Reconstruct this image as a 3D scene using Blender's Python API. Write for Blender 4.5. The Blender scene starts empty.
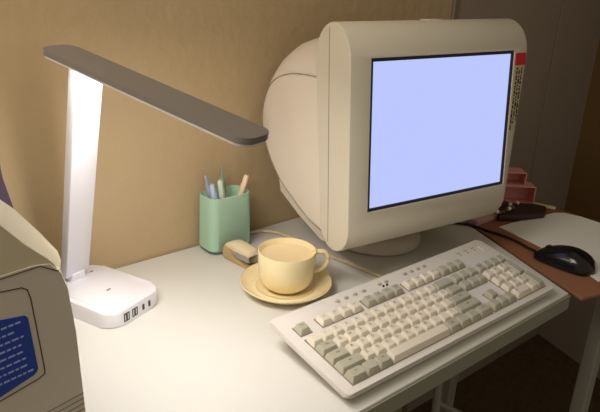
import bpy, bmesh, math, random
from mathutils import Vector, Matrix
R = math.radians
random.seed(4)
SC = bpy.context.scene
COL = SC.collection

# ---------------------------------------------------------------- camera
CAM = Vector((0, 0, .52))
RX = Vector((0.76233185, -0.64567905, 0.04414422))
UP = Vector((0.20315348, 0.30350244, 0.93092155))
FW = Vector((0.61447442, 0.7007031, -0.36254152))
cd = bpy.data.cameras.new('camera'); cam = bpy.data.objects.new('camera', cd); COL.objects.link(cam)
m = Matrix((RX, UP, -FW)).transposed().to_4x4(); m.translation = CAM
cam.matrix_world = m
cd.sensor_width = 36; cd.lens = 649.88 / 600 * 36; cd.clip_start = .02
SC.camera = cam
# ---------------------------------------------------------------- world, lights, exposure
SC.view_settings.view_transform = 'Standard'; SC.view_settings.look = 'None'
SC.view_settings.gamma = 1; SC.view_settings.exposure = 0
SC.view_settings.use_curve_mapping = False
w = bpy.data.worlds.new('world'); SC.world = w; w.use_nodes = True
w.node_tree.nodes['Background'].inputs[0].default_value = (1, .88, .68, 1)
w.node_tree.nodes['Background'].inputs[1].default_value = .29
LED_POWER = 38.0

def area(name, loc, target, size, power, color):
    l = bpy.data.lights.new(name, 'AREA'); l.energy = power; l.color = color; l.size = size
    o = bpy.data.objects.new(name, l); COL.objects.link(o); o.location = loc
    o.rotation_euler = (Vector(target) - Vector(loc)).to_track_quat('-Z', 'Y').to_euler()
    return o
area('room_lamp', (-.25, .50, 1.08), (.30, .95, .3), .5, 7.5, (1, .90, .74))

# ---------------------------------------------------------------- helpers
def lin(c):
    return tuple(((v / 255) / 12.92 if v / 255 <= .04045 else ((v / 255 + .055) / 1.055) ** 2.4) for v in c) + (1,)

def mat(name, rgb, rough=.5, spec=.5, metal=0, bump=0, bscale=200, var=0, vscale=8, coat=0, alpha=None):
    mt = bpy.data.materials.new(name); mt.use_nodes = True
    nt = mt.node_tree; b = nt.nodes['Principled BSDF']
    b.inputs['Base Color'].default_value = lin(rgb); b.inputs['Roughness'].default_value = rough
    b.inputs['Specular IOR Level'].default_value = spec; b.inputs['Metallic'].default_value = metal
    b.inputs['Coat Weight'].default_value = coat
    tc = nt.nodes.new('ShaderNodeTexCoord')
    n1 = nt.nodes.new('ShaderNodeTexNoise'); n1.inputs['Scale'].default_value = vscale; n1.inputs['Detail'].default_value = 4
    nt.links.new(tc.outputs['Object'], n1.inputs['Vector'])
    mx = nt.nodes.new('ShaderNodeMix'); mx.data_type = 'RGBA'
    k = max(var, .02)
    c = lin(rgb)
    mx.inputs[6].default_value = tuple(v * (1 - k) for v in c[:3]) + (1,)
    mx.inputs[7].default_value = tuple(min(1, v * (1 + k)) for v in c[:3]) + (1,)
    nt.links.new(n1.outputs['Fac'], mx.inputs[0]); nt.links.new(mx.outputs[2], b.inputs['Base Color'])
    if bump:
        n2 = nt.nodes.new('ShaderNodeTexNoise'); n2.inputs['Scale'].default_value = bscale; n2.inputs['Detail'].default_value = 3
        nt.links.new(tc.outputs['Object'], n2.inputs['Vector'])
        bp = nt.nodes.new('ShaderNodeBump'); bp.inputs['Strength'].default_value = bump; bp.inputs['Distance'].default_value = .002
        nt.links.new(n2.outputs['Fac'], bp.inputs['Height']); nt.links.new(bp.outputs['Normal'], b.inputs['Normal'])
    return mt

def emit(name, rgb, strength):
    mt = bpy.data.materials.new(name); mt.use_nodes = True
    nt = mt.node_tree; nt.nodes.remove(nt.nodes['Principled BSDF'])
    e = nt.nodes.new('ShaderNodeEmission'); e.inputs[0].default_value = lin(rgb); e.inputs[1].default_value = strength
    nt.links.new(e.outputs[0], nt.nodes['Material Output'].inputs[0])
    return mt

def obj(name, bm, m, parent=None, smooth=None, mats=None):
    me = bpy.data.meshes.new(name)
    bmesh.ops.recalc_face_normals(bm, faces=bm.faces)
    bm.to_mesh(me); bm.free()
    for mm in (mats or [m]): me.materials.append(mm)
    o = bpy.data.objects.new(name, me); COL.objects.link(o)
    if parent: o.parent = parent
    if smooth is not None:
        for p_ in me.polygons: p_.use_smooth = True
        me.update()
        try: me.set_sharp_from_angle(angle=R(smooth))
        except Exception: pass
    return o

def thing(name, label, cat, loc=(0, 0, 0), rotz=0, group=None):
    o = bpy.data.objects.new(name, None); COL.objects.link(o)
    o.location = loc; o.rotation_euler = (0, 0, rotz); o.empty_display_size = .02
    return tag(o, label, cat, group)

def tag(o, label, cat, group=None):
    o['label'] = label; o['category'] = cat
    if group: o['group'] = group
    return o

def struct(o): o['kind'] = 'structure'; return o

def add(bm, fn):
    """run fn on a temporary bmesh, then merge it into bm"""
    t = bmesh.new(); fn(t); me = bpy.data.meshes.new('t'); t.to_mesh(me); t.free(); bm.from_mesh(me); bpy.data.meshes.remove(me)

def box(bm, lo, hi, bev=0, seg=2, M=None):
    def f(t):
        bmesh.ops.create_cube(t, size=1)
        for v in t.verts: v.co = Vector([lo[i] + (v.co[i] + .5) * (hi[i] - lo[i]) for i in range(3)])
        if bev: bmesh.ops.bevel(t, geom=t.edges[:], offset=bev, segments=seg, affect='EDGES', profile=.5)
        if M: bmesh.ops.transform(t, matrix=M, verts=t.verts)
    add(bm, f)

def prism(bm, pts, z0, z1, bev=0, seg=2, M=None):
    def f(t):
        a = [t.verts.new((x, y, z0)) for x, y in pts]; b = [t.verts.new((x, y, z1)) for x, y in pts]
        n = len(pts); t.faces.new(a[::-1]); t.faces.new(b)
        for i in range(n): t.faces.new((a[i], a[(i + 1) % n], b[(i + 1) % n], b[i]))
        if bev:
            es = [e for e in t.edges if abs(e.verts[0].co.z - e.verts[1].co.z) < 1e-7]
            bmesh.ops.bevel(t, geom=es, offset=bev, segments=seg, affect='EDGES', profile=.5)
        if M: bmesh.ops.transform(t, matrix=M, verts=t.verts)
    add(bm, f)

def loft(bm, rings, cap=True, M=None):
    def f(t):
        vs = [[t.verts.new(p) for p in r] for r in rings]
        n = len(rings[0])
        for a, b in zip(vs, vs[1:]):
            for i in range(n): t.faces.new((a[i], a[(i + 1) % n], b[(i + 1) % n], b[i]))
        if cap: t.faces.new(vs[0][::-1]); t.faces.new(vs[-1])
        if M: bmesh.ops.transform(t, matrix=M, verts=t.verts)
    add(bm, f)

def lathe(bm, prof, n=64, M=None):
    """prof (r, z) open or closed polyline revolved about z"""
    def f(t):
        vs = []
        for r, z in prof:
            if r < 1e-6: vs.append([t.verts.new((0, 0, z))])
            else: vs.append([t.verts.new((r * math.cos(2 * math.pi * i / n), r * math.sin(2 * math.pi * i / n), z)) for i in range(n)])
        for a, b in zip(vs, vs[1:]):
            for i in range(n):
                j = (i + 1) % n
                if len(a) == 1 and len(b) == 1: continue
                if len(a) == 1: t.faces.new((a[0], b[i], b[j]))
                elif len(b) == 1: t.faces.new((a[i], a[j], b[0]))
                else: t.faces.new((a[i], a[j], b[j], b[i]))
        if M: bmesh.ops.transform(t, matrix=M, verts=t.verts)
    add(bm, f)

def catmull(pts, k=8):
    P = [Vector(p) for p in pts]; P = [P[0] * 2 - P[1]] + P + [P[-1] * 2 - P[-2]]
    out = []
    for i in range(1, len(P) - 2):
        a, b, c, d = P[i - 1:i + 3]
        for s in range(k):
            t = s / k
            out.append(.5 * ((2 * b) + (c - a) * t + (2 * a - 5 * b + 4 * c - d) * t * t + (3 * b - a - 3 * c + d) * t ** 3))
    out.append(P[-2]); return out

def tube(bm, pts, r, n=10, smooth=True, k=8, cap=True, sx=1, closed=False):
    P = catmull(pts, k) if smooth else [Vector(p) for p in pts]
    rings = []; up = Vector((0, 0, 1))
    for i, p in enumerate(P):
        t = (P[min(i + 1, len(P) - 1)] - P[max(i - 1, 0)]).normalized()
        a = t.cross(up)
        if a.length < 1e-3: a = t.cross(Vector((1, 0, 0)))
        a.normalize(); b = t.cross(a).normalized()
        rr = r(i / (len(P) - 1)) if callable(r) else r
        rings.append([p + a * (rr * sx * math.cos(2 * math.pi * j / n)) + b * (rr * math.sin(2 * math.pi * j / n)) for j in range(n)])
    loft(bm, rings, cap)

def rrect(x0, x1, y0, y1, r, k=6):
    pts = []
    for cx, cy, a0 in ((x1 - r, y1 - r, 0), (x0 + r, y1 - r, 90), (x0 + r, y0 + r, 180), (x1 - r, y0 + r, 270)):
        for i in range(k + 1):
            a = R(a0 + 90 * i / k); pts.append((cx + r * math.cos(a), cy + r * math.sin(a)))
    return pts

def text_mesh(name, s, size, m, parent, M, extrude=.0001):
    cu = bpy.data.curves.new('t', 'FONT'); cu.body = s; cu.size = size; cu.extrude = extrude
    cu.align_x = 'CENTER'; cu.align_y = 'CENTER'; cu.resolution_u = 2
    to = bpy.data.objects.new('t', cu)
    me = bpy.data.meshes.new_from_object(to); bpy.data.objects.remove(to); bpy.data.curves.remove(cu)
    me.name = name; me.materials.append(m)
    o = bpy.data.objects.new(name, me); COL.objects.link(o); o.parent = parent; o.matrix_local = M
    return o

# ---------------------------------------------------------------- materials
M_desk = mat('desk_white_laminate', (214, 212, 206), .42, .4, var=.02)
M_wall = mat('tan_wall_paint', (184, 161, 126), .7, .25, bump=1, bscale=45, var=.05, vscale=3)
M_closet = mat('closet_grey_paint', (156, 142, 130), .6, .3, bump=.1, bscale=80)
M_rwall = mat('brown_wall_paint', (112, 86, 54), .8, .2, bump=.3, bscale=60)
M_floor = mat('brown_carpet', (96, 78, 58), .95, .1, bump=1, bscale=300, var=.35, vscale=60)
M_bezel = mat('monitor_beige_plastic', (204, 196, 180), .45, .4, bump=.05, bscale=900)
M_mhouse = mat('monitor_pale_plastic', (218, 207, 194), .5, .35, bump=.05, bscale=900)
M_seam = mat('seam_shadow_grey', (150, 140, 125), .7, .2)
M_navy = mat('screen_surround_navy', (20, 22, 40), .3, .5)
M_screen = emit('lit_blue_screen', (188, 200, 255), 1.0)
M_red = mat('red_sticker', (190, 20, 26), .4)
M_sticker = mat('silver_sticker', (176, 166, 132), .35)
M_ink = mat('black_ink', (35, 33, 30), .6)
M_white = mat('lamp_white_plastic', (228, 226, 232), .38, .45)
M_armtop = mat('lamp_grey_metal', (122, 116, 112), .4, .5)
M_led = emit('led_panel', (255, 251, 248), LED_POWER)
M_port = mat('dark_port', (60, 55, 52), .5)
M_cup = mat('cream_yellow_glaze', (242, 224, 178), .22, .5, coat=.3)
M_milk = mat('milky_drink', (234, 212, 166), .3)
M_green = mat('mint_green_plastic', (166, 199, 176), .45, .4)
M_kb = mat('keyboard_warm_white', (216, 210, 203), .5, .35, bump=.04, bscale=900)
M_kb2 = mat('keyboard_edge_beige', (190, 182, 160), .5, .35)
M_keyl = mat('key_cream', (222, 213, 196), .5, .35)
M_keyg = mat('key_grey', (176, 172, 154), .5, .35)
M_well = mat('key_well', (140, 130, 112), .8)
M_legend = mat('key_legend', (110, 104, 92), .6)
M_black = mat('glossy_black_plastic', (14, 14, 17), .18, .5)
M_cable = mat('black_rubber_cable', (24, 20, 18), .5)
M_cableb = mat('beige_cable', (200, 184, 152), .5)
M_brown = mat('brown_leatherette_board', (146, 100, 72), .6, .3, bump=.2, bscale=250, var=.08, vscale=14)
M_paper = mat('white_paper', (236, 234, 230), .7, .2)
M_leather = mat('dark_brown_leather', (62, 40, 32), .5, .4, bump=.3, bscale=200)
M_pink = mat('pink_plastic', (228, 164, 160), .5, .35)
M_pinkp = mat('dusty_pink_card', (196, 158, 152), .6)
M_bead = mat('brown_glass_bead', (96, 66, 56), .15, .6)
M_pearl = mat('pale_bead', (236, 220, 204), .12, .7)
M_beige = mat('old_computer_beige', (214, 202, 172), .5, .35, bump=.05, bscale=700)
M_beige2 = mat('old_computer_grey_beige', (212, 203, 186), .5, .35, bump=.05, bscale=700)
M_label = mat('blue_label', (40, 70, 170), .4)
M_ltext = mat('label_white_text', (165, 180, 225), .5)
M_brownseam = mat('seam_dark_brown', (88, 76, 66), .7, .2)
M_purple = mat('dark_purple_cloth_cover', (62, 48, 66), .7)
M_metal = mat('steel', (190, 188, 184), .25, .5, metal=1)
M_leg = mat('grey_painted_metal', (150, 146, 138), .5)
M_tan = mat('kraft_tan_plastic', (186, 158, 112), .5)
M_stap = mat('cream_plastic', (226, 210, 176), .45)

# ================================================================ SETTING
YW = .962; ZF = -.74
bm = bmesh.new(); box(bm, (-1.6, -1.6, ZF - .05), (2.6, 1.2, ZF)); struct(obj('floor', bm, M_floor))
bm = bmesh.new(); box(bm, (-1.6, YW, ZF), (1.28, YW + .12, 1.75)); struct(obj('wall_back', bm, M_wall))
# closet doors to the right of the tan wall: narrow trim at the join, two flush panels, a dark seam between
bm = bmesh.new(); box(bm, (1.282, YW - .006, ZF), (1.298, YW + .1, 1.75), .003); struct(obj('trim_1', bm, mat('trim_paint', (130, 116, 98), .5)))
for i, (x0, x1) in enumerate(((1.30, 1.770), (1.777, 2.05))):
    bm = bmesh.new(); box(bm, (x0, YW, ZF), (x1, YW + .04, 1.75))
    struct(obj('door_%d' % (i + 1), bm, M_closet))
bm = bmesh.new(); box(bm, (1.28, YW + .041, ZF), (2.2, YW + .08, 1.75)); struct(obj('wall_closet', bm, M_ink))
bm = bmesh.new()
prism(bm, [(2.052, YW + .06), (1.96, .70), (1.70, -.05), (1.90, -.12), (2.2, .70), (2.25, YW + .06)], ZF, 1.75)
struct(obj('wall_right', bm, M_rwall))

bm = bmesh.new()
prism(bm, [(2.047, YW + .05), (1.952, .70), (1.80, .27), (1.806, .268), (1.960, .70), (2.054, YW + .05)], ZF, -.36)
struct(obj('added_wall_panel', bm, mat('lower_wall_painted_light', (168, 156, 142), .6)))  # added panel: the cooler light on the lower wall painted in as grey
# ================================================================ DESK
desk = thing('desk', 'white laminate desk under the monitor, keyboard and lamp', 'desk', (.5, .7, ZF))
def P(o, parent, base):  # place world-built mesh under an Empty
    o.location = -Vector(base); return o
DB = (.5, .7, ZF)
bm = bmesh.new(); prism(bm, [(-.45, .433), (1.002, .436), (1.10, .70), (1.15, .958), (-.45, .958)], -.030, 0, .003)
P(obj('tabletop', bm, M_desk, desk, 40), desk, DB)
bm = bmesh.new(); box(bm, (-.45, .4315, -.0295), (1.001, .4335, -.0025), .0005, 1); P(obj('edge_band', bm, mat('edge_grey_band', (150, 148, 134), .5), desk), desk, DB)
for x, y in ((-.38, .48), (-.38, .9), (.93, .9)):
    bm = bmesh.new(); box(bm, (x - .015, y - .015, ZF), (x + .015, y + .015, -.028), .003); P(obj('leg', bm, M_leg, desk), desk, DB)
bm = bmesh.new(); tube(bm, [(.89, .60, -.029), (.905, .60, -.30), (.905, .60, ZF)], .008, 10, False); P(obj('leg', bm, M_leg, desk, 50), desk, DB)
bm = bmesh.new(); tube(bm, [(.905, .602, -.285), (1.02, .602, -.375), (1.02, .602, -.55), (.93, .60, -.60)], .006, 10, False); P(obj('brace', bm, M_leg, desk, 50), desk, DB)

# ================================================================ SIDE TABLE
st = thing('side_table', 'low side table with brown leatherette top at the right end of the white desk', 'table', (1.2, .55, ZF))
SB = (1.2, .55, ZF)
bm = bmesh.new(); prism(bm, [(1.003, .412), (1.365, .33), (1.365, .70), (1.362, .76), (1.30, .82), (1.165, .82), (1.103, .684)], -.006, 0, .001)
P(obj('tabletop', bm, M_brown, st, 40), st, SB)
for x, y in ((1.175, .44), (1.34, .40), (1.18, .755)):
    bm = bmesh.new(); box(bm, (x - .014, y - .014, ZF), (x + .014, y + .014, -.005), .003); P(obj('leg', bm, M_leg, st), st, SB)

# ================================================================ MONITOR
S = .94
a = R(-7.6753); t_ = R(5.1878)
e1 = Vector((math.cos(a), math.sin(a), 0)); n0 = Vector((math.sin(a), -math.cos(a), 0))
e2 = Vector((0, 0, 1)) * math.cos(t_) - n0 * math.sin(t_); e3 = e1.cross(e2)
sc_c = CAM + (Vector((.9112, .6744, .2477)) - CAM) * S
MB = Vector((sc_c.x - e3.x * .12, sc_c.y - e3.y * .12, 0))
mon = thing('crt_monitor', 'bulky beige tube monitor with a plain pale blue lit screen', 'monitor', MB)
MM = Matrix((e1 * S, e2 * S, e3 * S)).transposed().to_4x4(); MM.translation = sc_c - MB   # local (right, up, toward viewer)

def mpart(name, bm, m, smooth=35, parent=None):
    bmesh.ops.transform(bm, matrix=MM, verts=bm.verts)
    return obj(name, bm, m, parent or mon, smooth)

FRONT = .006
def slab_profile():
    # (n, e2) closed outline of the front slab seen from its side
    pts = []
    cz = -.042; top = .180; bot = -.197
    for i in range(17):
        q = R(180 * i / 16); pts.append((cz + .048 * math.cos(q), top - .060 + .060 * math.sin(q)))
    for i in range(13):
        q = R(180 + 180 * i / 12); pts.append((cz + .006 + (.040 if i < 7 else .042) * math.cos(q), bot + .045 + .045 * math.sin(q)))
    return pts
prof = slab_profile()
def xr(y): return .205 - .030 * max(0, min(1, (.10 - y) / .28))
bm = bmesh.new()
rings = []
def inset(pr, d):
    cx = sum(p[0] for p in pr) / len(pr); cy = sum(p[1] for p in pr) / len(pr)
    o = []
    for i, (x, y) in enumerate(pr):
        px, py = pr[i - 1]; qx, qy = pr[(i + 1) % len(pr)]
        tx, ty = qx - px, qy - py; L = math.hypot(tx, ty) or 1
        nx, ny = ty / L, -tx / L
        if (x - cx) * nx + (y - cy) * ny < 0: nx, ny = -nx, -ny
        o.append((x - nx * d, y - ny * d))
    return o
for u, dd in ((0, .0018), (.0006, .0006), (.0018, 0)):
    rings.append([(-.205 + u, y, n) for n, y in inset(prof, dd)])
for u, dd in ((.010, 0), (.003, .003), (0, .010)):
    rings.append([(xr(y) - u, y, n) for n, y in inset(prof, dd)])
loft(bm, rings)
bez = mpart('front_bezel', bm, M_bezel, 38)
bez.data.materials.append(M_bezel)
cut = bmesh.new()
SW, SH = .1594, .1195
def rect(hw, hh, n): return [(-hw, -hh, n), (hw, -hh, n), (hw, hh, n), (-hw, hh, n)]
loft(cut, [rect(SW + .0044, SH + .0044, -.003), rect(SW + .0046, SH + .0046, .0005), rect(SW + .0078, SH + .0078, .012)])
bmesh.ops.transform(cut, matrix=MM, verts=cut.verts)
cme = bpy.data.meshes.new('cut'); bmesh.ops.recalc_face_normals(cut, faces=cut.faces); cut.to_mesh(cme); cut.free()
cme.materials.append(M_bezel)
co = bpy.data.objects.new('cut', cme); COL.objects.link(co); co.parent = mon
md = bez.modifiers.new('b', 'BOOLEAN'); md.object = co; md.solver = 'EXACT'
bpy.context.view_layer.update()
dg = bpy.context.evaluated_depsgraph_get()
nm = bpy.data.meshes.new_from_object(bez.evaluated_get(dg)); bez.modifiers.clear(); bez.data = nm; nm.name = 'front_bezel'
nm.set_sharp_from_angle(angle=R(30))
for p_ in nm.polygons: p_.use_smooth = abs((p_.normal @ e1) if False else p_.normal.dot(e1)) < .9
bpy.data.objects.remove(co)
# navy surround + screen
bm = bmesh.new()
loft(bm, [rect(SW + .0042, SH + .0042, -.0028), rect(SW + .0045, SH + .0045, .0045), rect(SW + .0002, SH + .0002, .0036), rect(SW + .0002, SH + .0002, -.0028)], False)
mpart('screen_surround', bm, M_navy, None)
bm = bmesh.new()
N = 12
def scr(i, j):
    u = -1 + 2 * i / N; v = -1 + 2 * j / N
    return (u * SW, v * SH, .0018 + .0008 * (1 - u * u) * (1 - v * v))
g = [[bm.verts.new(scr(i, j)) for j in range(N + 1)] for i in range(N + 1)]
for i in range(N):
    for j in range(N): bm.faces.new((g[i][j], g[i + 1][j], g[i + 1][j + 1], g[i][j + 1]))
box(bm, (-SW, -SH, -.0028), (SW, SH, .001))
mpart('screen', bm, M_screen, 30)
# side seam line
bm = bmesh.new(); box(bm, (-.2056, -.185, -.0515), (-.2035, .172, -.0502)); mpart('side_seam', bm, M_seam, None)
bm = bmesh.new(); lathe(bm, [(0, -.001), (.004, -.001), (.004, .001), (0, .001)], 16, Matrix.Translation((-.2045, .166, -.045)) @ Matrix.Rotation(R(90), 4, 'Y')); mpart('screw_cap', bm, M_bezel, None)
# top vent bump
bm = bmesh.new(); box(bm, (-.012, .175, -.058), (.022, .1815, -.034), .002); mpart('top_catch', bm, M_bezel)
# rear housing lofted along depth
sec = [(-.060, .188, .164, -.188, .03), (-.12, .190, .155, -.184, .05), (-.17, .190, .151, -.170, .055), (-.21, .190, .143, -.150, .06),
       (-.248, .189, .125, -.126, .06), (-.280, .186, .097, -.094, .055), (-.300, .180, .058, -.058, .04), (-.309, .164, .010, -.028, .014)]
bm = bmesh.new()
loft(bm, [[(x, y, n) for x, y in rrect(-w_, w_, b_, t2, r_, 8)] for n, w_, t2, b_, r_ in sec])
mpart('rear_housing', bm, M_mhouse, 50)
# raised flat cheek on the left side (and right)
ck = [(-.072, .088), (-.15, .090), (-.20, .086), (-.245, .072), (-.276, .044), (-.292, .0), (-.286, -.040), (-.262, -.080), (-.228, -.114), (-.18, -.142), (-.13, -.166), (-.072, -.180)]
ckp = catmull([(y, x, 0) for x, y in ck], 4); ckp = [(v.x, v.y) for v in ckp]
for sgn in (-1, 1):
    bm = bmesh.new()
    r0 = [(sgn * .170, y, n) for y, n in ckp]
    r1 = [(sgn * .1920, y, n) for y, n in ckp]
    r2 = [(sgn * .1935, y * .985 - .001, n * .985 - .0015) for y, n in ckp]
    loft(bm, [r0, r1, r2])
    mpart('side_panel', bm, M_mhouse, 30)
bm = bmesh.new(); tube(bm, [(-.1925, y * 1.008, n * 1.004) for y, n in ckp[::2]], .0009, 6, True, 3); mpart('panel_seam', bm, M_seam, 60)
# underbody
bm = bmesh.new()
ub = [(-.10, -.278), (-.150, -.270), (-.182, -.205), (-.212, -.125), (-.205, -.06), (-.12, -.08)]
loft(bm, [[(x, y, n) for y, n in ub] for x in (-.168, -.164, .164, .168)])
mpart('underbody', bm, M_mhouse, 30)
# tilt stand: neck and round foot (world upright)
bm = bmesh.new(); lathe(bm, [(0, .030), (.07, .030), (.064, .045), (.058, .062), (.05, .078), (0, .095)], 48, Matrix.Translation((.02, .035, 0))); obj('neck', bm, M_mhouse, mon, 40)
bm = bmesh.new(); lathe(bm, [(0, 0), (.082, 0), (.088, .004), (.088, .014), (.08, .024), (.06, .031), (0, .031)], 56, Matrix.Translation((.02, .035, 0))); obj('foot', bm, M_mhouse, mon, 40)
# stickers on the right of the bezel
bm = bmesh.new(); box(bm, (.1685, .0985, FRONT - .001), (.1960, .1205, FRONT + .0006)); mpart('red_sticker', bm, M_red, None)
bm = bmesh.new(); prism(bm, [(.1675, -.022), (.179, -.022), (.1945, .097), (.1685, .097)], FRONT - .001, FRONT + .0004); stk = mpart('warning_sticker', bm, M_sticker, None)
bm = bmesh.new()
rn = random.Random(8)
for c in range(3):
    y = .094 - (.004 * (c % 2))
    while y > -.012 + c * .004:
        L = rn.uniform(.002, .009)
        x = .1735 + c * .0062 - (.094 - y) * .055
        box(bm, (x, y - L, FRONT + .0003), (x + rn.uniform(.003, .0045), y, FRONT + .0006)); y -= L + rn.uniform(.0012, .003)
mpart('sticker_print', bm, M_ink, None, stk).parent = stk
for o_ in mon.children_recursive:
    pass

# ================================================================ KEYBOARD
KT = R(9.745)
kb = thing('keyboard', 'wide cream and grey desktop keyboard in front of the monitor', 'keyboard', (.4865, .4461, 0), R(-.35))
KM = Matrix.Translation((0, 0, .020)) @ Matrix.Rotation(KT, 4, 'X')
KW, KD = .478, .1628
def kpart(name, bm, m, smooth=40, parent=None):
    bmesh.ops.transform(bm, matrix=KM, verts=bm.verts)
    return obj(name, bm, m, parent or kb, smooth)
# upper shell with raised rim, key wells cut as lowered faces
U = .01985; X0 = .0150
def ky(row): return .0105 + row * .0190      # lower edge of each row
bm = bmesh.new()
prism(bm, rrect(-.003, KW, 0, KD, .006), -.008, 0, .003, 3)
up_ = kpart('top_shell', bm, M_kb, 40)
bm = bmesh.new()
w0, w1 = 2, KW - 2
# lower shell: wedge reaching the desk at the front, rear feet at the back
lowr = []
for z_, ins in ((0, .004), (1, 0)):
    pass
def kworld(x, y, z): return KM @ Vector((x, y, z))
ring_top = [kworld(x, y, -.0075) for x, y in rrect(.002, KW - .002, .002, KD - .002, .006)]
ring_mid = [kworld(x, y, -.011) for x, y in rrect(.002, KW - .002, .002, KD - .002, .006)]
ring_bot = []
for x, y in rrect(.010, KW - .010, .006, KD - .006, .006):
    v = kworld(x, y, -.019); v.z = max(v.z, .0004); ring_bot.append(v)
loft(bm, [ring_bot, ring_mid, ring_top]); obj('bottom_shell', bm, M_kb, kb, 30)
for x in (.03, KW - .06):
    bm = bmesh.new(); v = kworld(x, KD - .016, -.018)
    box(bm, (x, v.y - .004, 0), (x + .03, v.y + .006, v.z + .004), .001); obj('flip_foot', bm, M_keyg, kb)
# wells: shallow dark recess plates slightly proud so keys stand in them
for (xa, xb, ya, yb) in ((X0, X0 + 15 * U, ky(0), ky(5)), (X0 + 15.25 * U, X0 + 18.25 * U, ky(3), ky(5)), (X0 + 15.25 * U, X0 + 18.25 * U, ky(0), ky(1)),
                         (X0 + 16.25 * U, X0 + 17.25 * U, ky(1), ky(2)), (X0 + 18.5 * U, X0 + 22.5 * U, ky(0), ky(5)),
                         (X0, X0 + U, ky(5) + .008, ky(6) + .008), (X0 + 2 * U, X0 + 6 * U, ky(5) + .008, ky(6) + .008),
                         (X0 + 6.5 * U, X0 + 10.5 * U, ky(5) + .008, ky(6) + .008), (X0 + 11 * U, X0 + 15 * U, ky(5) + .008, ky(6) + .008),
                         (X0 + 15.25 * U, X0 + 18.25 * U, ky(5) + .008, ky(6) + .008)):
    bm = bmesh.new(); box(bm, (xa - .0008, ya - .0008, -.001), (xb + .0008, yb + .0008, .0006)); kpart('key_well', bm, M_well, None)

def key(name, col, row, wu=1, m=M_keyl, txt=None, hu=1, fy=0):
    x = X0 + col * U; y = ky(row) + fy; W = wu * U; H = .0190 * hu
    bm = bmesh.new()
    g_ = .0007; b0 = [(x + g_, y + g_), (x + W - g_, y + g_), (x + W - g_, y + H - g_), (x + g_, y + H - g_)]
    s = .0028
    h = .0078 + (.0012 if row < 1 else 0)
    def rr(dx, dy0, dy1, z): return [(px, py, z + (py - y) * .05) for px, py in rrect(x + g_ + dx, x + W - g_ - dx, y + g_ + dy0, y + H - g_ - dy1, .0016, 3)]
    loft(bm, [rr(0, 0, 0, .0004), rr(.0003, .0004, .0002, .0022), rr(s - .0004, s + .0006, .0013, h - .0006), rr(s, s + .001, .0017, h)])
    bmesh.ops.translate(bm, verts=bm.verts, vec=(-x, -y, 0))
    o = obj(name, bm, m, kb, 35)
    o.matrix_local = KM @ Matrix.Translation((x, y, 0))
    if txt:
        small = len(txt) > 1
        text_mesh('legend', txt, .0042 if small and len(txt) < 4 else (.0032 if small else .0062), M_legend, o, Matrix.Translation((min(W / 2, .008 if not small else W / 2), H * .62, h + .0011)), .00008)
    return o
rows = [
    (4, ['`', '1', '2', '3', '4', '5', '6', '7', '8', '9', '0', '-', '=']),
]
for i, c in enumerate(rows[0][1]): key('key', i, 4, 1, M_keyl, c)
key('backspace_key', 13, 4, 2, M_keyg)
key('tab_key', 0, 3, 1.5, M_keyg, 'Tab')
for i, c in enumerate('QWERTYUIOP[]'): key('key', 1.5 + i, 3, 1, M_keyl, c)
key('backslash_key', 13.5, 3, 1.5, M_keyg, '\\')
key('caps_lock_key', 0, 2, 1.75, M_keyg, 'Caps')
for i, c in enumerate("ASDFGHJKL;'"): key('key', 1.75 + i, 2, 1, M_keyl, c)
key('enter_key', 12.75, 2, 2.25, M_keyg, 'Enter')
key('shift_key', 0, 1, 2.25, M_keyg, 'Shift')
for i, c in enumerate('ZXCVBNM,./'): key('key', 2.25 + i, 1, 1, M_keyl, c)
key('shift_key', 12.25, 1, 2.75, M_keyg, 'Shift')
x = 0
for nm_, wu, tx in (('control_key', 1.4, 'Ctrl'), ('windows_key', 1.15, None), ('alt_key', 1.25, 'Alt')):
    key(nm_, x, 0, wu, M_keyg, tx); x += wu
key('space_bar', x, 0, 6.1, M_keyl); x += 6.1
for nm_, wu, tx in (('alt_key', 1.25, 'Alt'), ('windows_key', 1.2, None), ('menu_key', 1.2, None), ('control_key', 15 - x - 3.65, 'Ctrl')):
    key(nm_, x, 0, wu, M_keyg, tx); x += wu
key('escape_key', 0, 5, 1, M_keyg, 'Esc', fy=.008)
for i in range(12):
    c = (2, 3, 4, 5, 6.5, 7.5, 8.5, 9.5, 11, 12, 13, 14)[i]
    key('function_key', c, 5, 1, M_keyg if 4 <= i < 8 else M_keyl, 'F%d' % (i + 1), fy=.008)
for i in range(3):
    key('navigation_key', 15.25 + i, 5, 1, M_keyg, fy=.008)
    key('navigation_key', 15.25 + i, 4, 1, M_keyg); key('navigation_key', 15.25 + i, 3, 1, M_keyg)
    key('arrow_key', 15.25 + i, 0, 1, M_keyg)
key('arrow_key', 16.25, 1, 1, M_keyg)
for i, c in enumerate(('Num', '/', '*')): key('numpad_key', 18.5 + i, 4, 1, M_keyg, c)
key('numpad_key', 21.5, 4, 1, M_keyg, '-')
for r_, s_ in ((3, '789'), (2, '456'), (1, '123')):
    for i, c in enumerate(s_): key('numpad_key', 18.5 + i, r_, 1, M_keyl, c)
key('numpad_key', 18.5, 0, 2, M_keyl, '0'); key('numpad_key', 20.5, 0, 1, M_keyl, '.')
key('numpad_key', 21.5, 2, 1, M_keyg, '+', 2); key('numpad_key', 21.5, 0, 1, M_keyg, None, 2)
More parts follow.
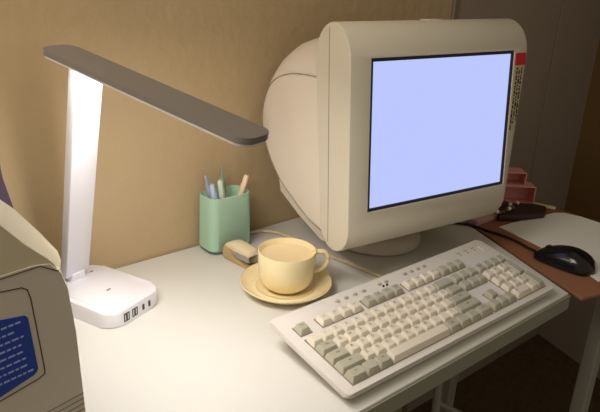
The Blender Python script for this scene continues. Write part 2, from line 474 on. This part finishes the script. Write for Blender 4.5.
# small media buttons above the function row
def kbutton(x, y, m=M_keyg, rx=.0042, ry=.0026):
    bm = bmesh.new(); lathe(bm, [(0, .0028), (.8, .0026), (1, .0014), (1, -.0005)], 20)
    bmesh.ops.transform(bm, matrix=Matrix.Translation((x, y, 0)) @ Matrix.Diagonal((rx, ry, 1, 1)), verts=bm.verts)
    kpart('media_button', bm, m, 50)
for x_ in (.113, .131, .149, .167): kbutton(x_, .148)
for x_ in (.203, .218): kbutton(x_, .1485)
for x_ in (.262, .278, .294, .310): kbutton(x_, .149)
for x_ in (.205, .213): kbutton(x_, .142, M_ink, .002, .0015)
for i in range(3):
    bm = bmesh.new(); box(bm, (.398 + i * .02, .1405, -.0005), (.4005 + i * .02, .1425, .0006)); kpart('indicator_light', bm, M_legend, None)
for i in range(3):
    bm = bmesh.new(); box(bm, (.396 + i * .02, .147, -.0005), (.404 + i * .02, .1483, .0004)); kpart('indicator_print', bm, M_legend, None)
bm = bmesh.new(); box(bm, (.454, .1335, -.0005), (.4575, .1475, .0006), .0003); kpart('name_plate', bm, M_white, None)

# ================================================================ DESK LAMP
LB = Vector((.357, .862, 0)); LY = R(-70)
lamp = thing('desk_lamp', 'white folding desk lamp with a lit bar head and flat charging base', 'lamp', LB, LY)
Linv = (Matrix.Translation(LB) @ Matrix.Rotation(LY, 4, 'Z')).inverted()
bm = bmesh.new(); prism(bm, rrect(-.078, .076, -.056, .056, .026, 8), 0, .026, .004, 3); obj('base', bm, M_white, lamp, 40)
bm = bmesh.new(); prism(bm, rrect(-.034, .068, -.047, .047, .018, 8), .0255, .0268, .0006); pad = obj('charging_pad', bm, M_white, lamp, 40)
for x_, y_, z_, r_ in ((.015, 0, .0273, .0035), (-.052, .030, .0264, .003)):
    bm = bmesh.new(); lathe(bm, [(0, z_), (r_, z_), (r_, z_ - .001), (0, z_ - .001)], 20, Matrix.Translation((x_, y_, 0)) @ Matrix.Diagonal((.6, 1.3, 1, 1)))
    obj('touch_mark', bm, M_seam, lamp)
for i, y_ in enumerate((-.026, -.009, .009, .022)):
    bm = bmesh.new(); hw = .0055 if i < 2 else .0022
    if i < 2:
        box(bm, (.0755, y_ - hw, .006), (.0766, y_ - hw + .0015, .0195)); box(bm, (.0755, y_ + hw - .0015, .006), (.0766, y_ + hw, .0195))
        box(bm, (.0755, y_ - hw, .006), (.0766, y_ + hw, .0075)); box(bm, (.0755, y_ - hw, .018), (.0766, y_ + hw, .0195)); box(bm, (.0755, y_ - .0015, .008), (.0768, y_ + .0015, .0175))
    else: prism(bm, rrect(-hw, hw, -.005, .005, .002, 4), .0755, .0767, 0, M=Matrix(((0, 0, 1, 0), (1, 0, 0, y_), (0, 1, 0, .0125), (0, 0, 0, 1))))
    obj('usb_port', bm, M_port, lamp)
# post: from hinge at the back of the base leaning toward the room
pb = Vector((.338, .918, .030)); pt = Vector((.3275, .785, .379))
def frame_box(c0, c1, wdir, wid, thk, bev):
    """bar from c0 to c1, width along wdir"""
    d = (c1 - c0); L = d.length; z = d.normalized(); x = (wdir - z * wdir.dot(z)).normalized(); y = z.cross(x)
    M = Matrix((x, y, z)).transposed().to_4x4(); M.translation = c0
    b = bmesh.new(); box(b, (-wid / 2, -thk / 2, 0), (wid / 2, thk / 2, L), bev, 2, Linv @ M); return b
wd = Vector((math.cos(R(14)), math.sin(R(14)), 0))
obj('post', frame_box(pb + (pt - pb) * .02, pt, wd, .043, .016, .003), M_white, lamp, 40)
obj('hinge', frame_box(pb - Vector((0, 0, .012)), pb + (pt - pb) * .035, wd, .026, .020, .004), M_white, lamp, 40)
h0 = pb + (pt - pb) * .045
# arm
A0 = Vector((.3035, .823, .4002)); A1 = Vector((.3826, .4992, .3480))
d = (A1 - A0); AL = d.length; ax = d.normalized(); ay = Vector((-ax.y, ax.x, 0)).normalized(); az = ax.cross(ay)
AM = Matrix((ax, ay, az)).transposed().to_4x4(); AM.translation = A0
bm = bmesh.new(); prism(bm, rrect(0.001, AL - .001, -.0237, .0237, .0165, 10), -.0070, 0, .0012, 2, Linv @ AM); arm = obj('arm', bm, M_armtop, lamp, 40)
bm = bmesh.new(); prism(bm, rrect(.003, AL - .003, -.0225, .0225, .0155, 10), -.0098, -.0068, 0, 2, Linv @ AM); obj('arm_underside', bm, M_white, lamp, 40)
bm = bmesh.new(); prism(bm, rrect(.050, AL - .010, -.019, .0205, .012, 6), -.0115, -.0097, 0, 2, Linv @ AM); obj('led_strip', bm, M_led, lamp)

# ================================================================ CUP, SAUCER
CX, CY = .6131, .7254
sau = bmesh.new()
lathe(sau, [(0, .004), (.030, .004), (.036, 0), (.042, 0), (.046, .003), (.062, .009), (.0735, .0165), (.0757, .0200), (.0745, .0208), (.072, .0185), (.064, .0120), (.053, .0095), (.050, .0105), (.047, .0085), (.036, .0068), (.026, .0068), (.025, .0058), (0, .0058)], 80)
so = obj('saucer', sau, M_cup, None, 50); so.location = (CX, CY, 0)
tag(so, 'round pale yellow saucer under the yellow cup', 'saucer')
cup = thing('coffee_cup', 'pale yellow ceramic cup of milky drink standing on the saucer', 'cup', (CX, CY, .0076))
bm = bmesh.new()
lathe(bm, [(0, .003), (.022, .003), (.024, 0), (.028, 0), (.030, .002), (.037, .007), (.0425, .015), (.0455, .027), (.0466, .045), (.0472, .0655), (.0468, .067), (.0455, .067), (.0448, .0655), (.0440, .045), (.042, .026), (.036, .012), (.02, .006), (0, .006)], 80)
obj('body', bm, M_cup, cup, 50)
bm = bmesh.new(); lathe(bm, [(0, .0565), (.0436, .0565), (.0441, .0575), (.0436, .0572), (0, .0572)], 64); obj('drink', bm, M_milk, cup, 50)
hd = Vector((math.cos(R(-28)), math.sin(R(-28)), 0))
bm = bmesh.new(); tube(bm, [hd * r_ + Vector((0, 0, z_)) for r_, z_ in ((.043, .058), (.054, .0605), (.064, .0585), (.069, .049), (.066, .037), (.056, .028), (.042, .025))], .0037, 12, sx=1.5)
obj('handle', bm, M_cup, cup, 60)

# ================================================================ PEN CUP
pc = thing('pen_holder', 'mint green rounded square pen holder against the tan wall', 'pen holder', (.6285, .9255, 0))
def pr_(hw, hd_, r_, z): return [(x, y, z) for x, y in rrect(-hw, hw, -hd_, hd_, r_, 8)]
bm = bmesh.new()
loft(bm, [pr_(.036, .021, .012, 0), pr_(.0445, .0265, .014, .004)], True)
obj('foot', bm, mat('green_grey_base', (128, 160, 132), .5), pc, 40)
bm = bmesh.new()
loft(bm, [pr_(.040, .024, .012, .0035), pr_(.0455, .0275, .015, .008), pr_(.0445, .027, .016, .10), pr_(.0438, .0265, .016, .1075), pr_(.042, .025, .015, .1085), pr_(.0412, .0242, .014, .1065), pr_(.040, .023, .012, .012)], True)
obj('body', bm, M_green, pc, 40)
def pen(name, label, base, top, r_, body, capm, style):
    base = Vector(base); top = Vector(top)
    th = thing(name, label, 'pen', base, 0, None)
    d = top - base; q = d.to_track_quat('Z', 'Y').to_matrix().to_4x4(); L = d.length
    b = bmesh.new(); lathe(b, [(0, 0), (.0012, .001), (r_, .012), (r_, L - .02), (r_ * .85, L - .018), (0, L - .018)], 14, q); obj('barrel', b, body, th, 50)
    b = bmesh.new()
    if style == 'click': lathe(b, [(0, L - .019), (r_ * .6, L - .019), (r_ * .6, L - .001), (r_ * .4, L), (0, L)], 12, q)
    else: lathe(b, [(0, L - .034), (r_ * 1.15, L - .034), (r_ * 1.15, L - .003), (r_ * .8, L), (0, L)], 14, q)
    obj('push_button' if style == 'click' else 'cap', b, capm, th, 50)
    b = bmesh.new(); box(b, (-.0012, r_ * .9, L - .052), (.0012, r_ + .0022, L - .016), .0004, 1, q); obj('clip', b, capm, th)
M_p1 = mat('pen_blue_grey', (150, 158, 178), .35); M_p2 = mat('pen_pale_blue', (186, 200, 226), .35); M_p3 = mat('pen_pale_green', (190, 206, 188), .35)
M_p4 = mat('pen_sage', (140, 152, 132), .35); M_p5 = mat('pen_peach', (232, 206, 176), .35)
pen('ballpoint_pen', 'grey blue pen leaning at the left of the green holder', (.620, .930, .013), (.5895, .930, .146), .0042, M_p1, M_p1, 'click')
pen('ballpoint_pen', 'short pale blue pen second from the left in the green holder', (.612, .918, .013), (.6005, .925, .129), .0042, M_p2, M_p2, 'cap')
pen('ballpoint_pen', 'pale green pen with clip at the front of the green holder', (.625, .912, .013), (.6085, .912, .139), .0044, M_p3, M_p3, 'cap')
pen('ballpoint_pen', 'tall thin sage pen, the tallest in the green holder', (.638, .932, .013), (.6265, .934, .156), .0036, M_p4, M_p4, 'click')
pen('ballpoint_pen', 'peach pen leaning to the right in the green holder', (.630, .921, .013), (.6700, .916, .136), .0044, M_p5, M_p5, 'cap')

# ================================================================ STAPLER
sd = Vector((.045, -.062, 0)).normalized(); sang = math.atan2(sd.y, sd.x)
stp = thing('stapler', 'small cream and tan stapler between the green holder and the yellow cup', 'stapler', (.612, .853, 0), R(-84))
def side_prism(bm, pts, hw, bev=.002):
    prism(bm, pts, -hw, hw, bev, 2, Matrix.Rotation(R(90), 4, 'X'))
bm = bmesh.new(); side_prism(bm, [(-.034, .003), (-.030, 0), (.034, 0), (.036, .006), (-.002, .010), (-.012, .020), (-.022, .028), (-.033, .026), (-.037, .014)], .011); obj('base', bm, M_tan, stp, 40)
bm = bmesh.new(); side_prism(bm, [(-.033, .026), (-.024, .034), (-.010, .039), (.016, .038), (.034, .034), (.037, .028), (.034, .023), (-.006, .024), (-.020, .026)], .0115, .003); obj('cover', bm, M_stap, stp, 40)
bm = bmesh.new(); side_prism(bm, [(-.012, .012), (.034, .013), (.035, .0245), (-.012, .0245)], .0108, .001); obj('magazine', bm, M_metal, stp, 40)

# ================================================================ MOUSE
mouse = thing('computer_mouse', 'black corded mouse on the white paper and brown board', 'mouse', (1.098, .500, .002), R(96))
bm = bmesh.new()
NS = 14; rings = []
for i in range(NS + 1):
    u = i / NS; x = -.058 + .116 * u
    e = max(1e-3, math.sqrt(max(0, 1 - (2 * u - 1) ** 4)))
    hw = (.0325 - .006 * u) * e ** .8
    h = (.004 + .036 * math.sin(math.pi * min(1, (.14 + u * .80))) ** .8 * (1 - .35 * u)) * (.25 + .75 * e)
    rg = []
    for j in range(20):
        q = 2 * math.pi * j / 20; c, s = math.cos(q), math.sin(q)
        yy = hw * math.copysign(abs(c) ** .8, c)
        zz = h * max(0, s) ** .75 if s > 0 else 0
        rg.append((x, yy, zz + (.001 if s <= 0 else .001)))
    rings.append(rg)
loft(bm, rings); obj('body', bm, M_black, mouse, 60)
bm = bmesh.new(); lathe(bm, [(0, -.003), (.0078, -.003), (.009, -.0015), (.009, .0015), (.0078, .003), (0, .003)], 24, Matrix.Translation((.030, 0, .0185)) @ Matrix.Rotation(R(90), 4, 'X')); obj('scroll_wheel', bm, M_cable, mouse, 40)
bm = bmesh.new(); tube(bm, [(1.092, .556, .008), (1.100, .575, .005), (1.112, .611, .0035), (1.113, .647, .0035), (1.108, .677, .0035), (1.104, .712, .0035), (1.08, .745, .0035), (1.03, .80, .0035), (.98, .90, .0035)], .0026, 8)
tag(obj('mouse_cable', bm, M_cable, None, 60), 'thin black cable running from the mouse back behind the monitor', 'cable')

# ================================================================ PAPER, LEATHER, PINK THINGS on the side table
bm = bmesh.new(); prism(bm, [(1.152, .675), (1.19, .672), (1.33, .650), (1.350, .636), (1.3605, .600), (1.3605, .42), (1.352, .365), (1.085, .425), (1.105, .47), (1.131, .554)], 0.0002, .0016)
tag(obj('paper_sheet', bm, M_paper), 'large white sheet with rounded corners on the brown side table', 'paper')
bm = bmesh.new(); prism(bm, [(1.178, .694), (1.225, .663), (1.278, .645), (1.296, .652), (1.318, .665), (1.310, .690), (1.262, .732), (1.205, .724)], .0018, .016, .004, 3)
tag(obj('leather_pouch', bm, M_leather, None, 40), 'dark brown leather pouch at the far edge of the white sheet', 'pouch')
po = thing('pink_organizer', 'stepped pink desk organizer behind the brown leather pouch', 'organizer', (1.312, .748, .0008), R(-40))
bm = bmesh.new()
def tray(bm, x0, x1, y0, y1, z0, z1, t=.003):
    box(bm, (x0, y0, z0), (x1, y1, z0 + t), .0006, 1)
    box(bm, (x0, y0, z0), (x0 + t, y1, z1), .0006, 1); box(bm, (x1 - t, y0, z0), (x1, y1, z1), .0006, 1)
    box(bm, (x0, y1 - t, z0), (x1, y1, z1), .0006, 1)
    box(bm, (x0, y0, z1 - t), (x1, y1, z1), .0006, 1)
tray(bm, -.03, .045, -.02, .02, 0, .045); obj('lower_tier', bm, M_pink, po)
bm = bmesh.new(); tray(bm, -.03, .018, -.02, .02, .045, .078); obj('upper_tier', bm, M_pink, po)
bm = bmesh.new(); box(bm, (1.115, .705, .0), (1.200, .745, .013), .002, 2, None)
tag(obj('card_box', bm, M_pinkp, None, 40), 'flat dusty pink box under the right end of the monitor', 'box')
bm = bmesh.new(); tube(bm, [(1.255, .744, .0175), (1.300, .712, .0195), (1.325, .676, .0185)], .006, 10)
bx = bmesh.new(); box(bx, (0, -.006, .0), (.055, .006, .006), .002)
o_ = obj('eraser_stick', bx, M_stap, None, 40); o_.location = (1.336, .712, .0006); o_.rotation_euler = (0, 0, R(-72)); tag(o_, 'small cream coloured stick at the right of the pink organizer', 'stick')
bm.free()
# beaded bracelet draped over the pouch
br = thing('beaded_bracelet', 'brown and pearly beaded bracelet on the left end of the leather pouch', 'bracelet', (1.205, .705, .016))
for i in range(22):
    q = 2 * math.pi * i / 22
    pos = (.028 * math.cos(q), .018 * math.sin(q), .0045 + .004 * math.sin(3 * q) + .004)
    bm = bmesh.new(); bmesh.ops.create_icosphere(bm, subdivisions=2, radius=.0040 if i % 4 else .0048)
    bmesh.ops.translate(bm, verts=bm.verts, vec=pos); obj('bead', bm, M_pearl if i % 4 == 0 else M_bead, br, 80)
for k, (x_, y_) in enumerate(((1.252, .722), (1.268, .708))):
    bm = bmesh.new(); bmesh.ops.create_icosphere(bm, subdivisions=2, radius=.0045); o_ = obj('pearl_bead', bm, M_pearl, None, 80); o_.location = (x_, y_, .0205)
    tag(o_, ('loose shiny bead on the leather pouch, nearer the pink organizer', 'loose shiny bead on the leather pouch, nearer the cream stick')[k], 'bead', 'loose beads')

# ================================================================ BEIGE CABLES behind the cup
bm = bmesh.new(); tube(bm, [(.672, .951, .004), (.699, .943, .004), (.725, .935, .004), (.742, .913, .004), (.752, .879, .004), (.757, .84, .004), (.757, .777, .004), (.764, .741, .004), (.769, .708, .004), (.775, .660, .004), (.785, .612, .004), (.79, .602, .006)], .0033, 10)
tag(obj('keyboard_cable', bm, M_cableb, None, 60), 'beige cable curving over the desk from the wall to the keyboard', 'cable')

# ================================================================ OLD COMPUTER at the left
da = R(10); D0 = Vector((.187, .512, 0))
dev = thing('vintage_computer', 'beige vintage computer case with a blue label at the left edge', 'computer', D0, da)
# front face outline (s along, z up), s<=0 leftwards ; depth = +y local
sil = [(0, .0), (0, .10), (-.002, .19), (-.007, .245), (-.012, .258)]
def dsec(y, pts): return [(x, y, z) for x, z in pts]
face = [(-.34, 0), (0, 0), (0, .10), (-.002, .19), (-.006, .235), (-.011, .253), (-.020, .2645), (-.034, .268), (-.34, .274)]
def sh(pts, dx, dz): return [(x + dx, z + dz) if x > -.3 else (x - dx, z + dz) for x, z in pts]
bm = bmesh.new()
rg = [dsec(0.0, face), dsec(.004, [(x + (.002 if x > -.3 else -.002), z + (.001 if z > .02 else 0)) for x, z in face]), dsec(.17, [(x, z) for x, z in face])]
loft(bm, rg); obj('lower_case', bm, M_beige2, dev, 35)
bm = bmesh.new()
hump0 = [(-.34, .262), (-.012, .250), (-.0155, .262), (-.021, .2695), (-.040, .2895), (-.058, .3125), (-.085, .338), (-.13, .362), (-.19, .372), (-.34, .372)]
hump1 = [(-.34, .262), (.000, .245), (.0035, .252), (.0010, .262), (-.014, .285), (-.034, .3125), (-.062, .342), (-.11, .372), (-.18, .385), (-.34, .385)]
hump2 = [(x - .004 if x > -.3 else x, z - .006 if z > .27 else z) for x, z in hump1]
loft(bm, [dsec(.001, hump0), dsec(.024, hump1), dsec(.030, hump1), dsec(.165, hump2)]); obj('upper_case', bm, M_beige, dev, 40)
# recessed panel outline (dark groove) and label on the front face
def strip(bm, pts, wdt, y0, y1):
    for (xa, za), (xb, zb) in zip(pts, pts[1:]):
        dx, dz = xb - xa, zb - za; L = math.hypot(dx, dz); nx, nz = -dz / L * wdt / 2, dx / L * wdt / 2
        prism(bm, [(xa - nx, za - nz), (xb - nx, zb - nz), (xb + nx, zb + nz), (xa + nx, za + nz)], -y1, -y0, 0, M=Matrix.Rotation(R(90), 4, 'X'))
bm = bmesh.new(); strip(bm, [(-.20, .262), (-.065, .2555), (-.047, .2525), (-.0425, .249), (-.0405, .240), (-.0355, .167), (-.036, .162), (-.042, .160), (-.077, .156), (-.20, .140)], .0010, -.0004, .003); obj('panel_groove', bm, M_brownseam, dev)
bm = bmesh.new(); lab = [(-.16, .236), (-.068, .2310), (-.0475, .2265), (-.0450, .2235), (-.0415, .171), (-.0430, .168), (-.046, .166), (-.077, .160), (-.16, .146)]
prism(bm, lab, -.001, .0006, 0, M=Matrix.Rotation(R(90), 4, 'X')); lo = obj('blue_label', bm, M_label, dev)
bm = bmesh.new(); rn = random.Random(3)
for r_ in range(8):
    z = .2225 - r_ * .0072; x = -.0505 + r_ * .0007 - rn.random() * .006
    if r_ == 1: x -= .006
    while x > -.12:
        L = rn.uniform(.0025, .0065); prism(bm, [(x - L, z - .0008), (x, z - .0008), (x, z + .0008), (x - L, z + .0008)], .0005, .0009, 0, M=Matrix.Rotation(R(90), 4, 'X')); x -= L + .0016
    # text lines of the label, too small to read in the photograph
obj('label_print', bm, M_ltext, lo)
for i in range(4):
    bm = bmesh.new(); z = .122 - i * .006; strip(bm, [(-.0005, z), (-.044 - i * .004, z - .001), (-.20, z - .012)], .0012, -.0004, .002); obj('vent_groove', bm, M_seam, dev)
bm = bmesh.new(); strip(bm, [(-.20, .268), (-.062, .2665), (-.029, .266), (-.013, .2555)], .0009, -.0004, .002); obj('case_seam', bm, M_brownseam, dev)

# dark purple cover behind the old computer
pv = bmesh.new(); prism(pv, [(-.30, 0), (.262, 0), (.253, .12), (.237, .19), (.228, .235), (.2265, .30), (-.30, .34)], -.012, .012, .003, 2, Matrix.Rotation(R(90), 4, 'X'))
o_ = obj('fabric_folder', pv, M_purple, None, 40); o_.location = (0, .85, 0)
tag(o_, 'dark purple upright folder behind the beige computer at the left edge', 'folder')
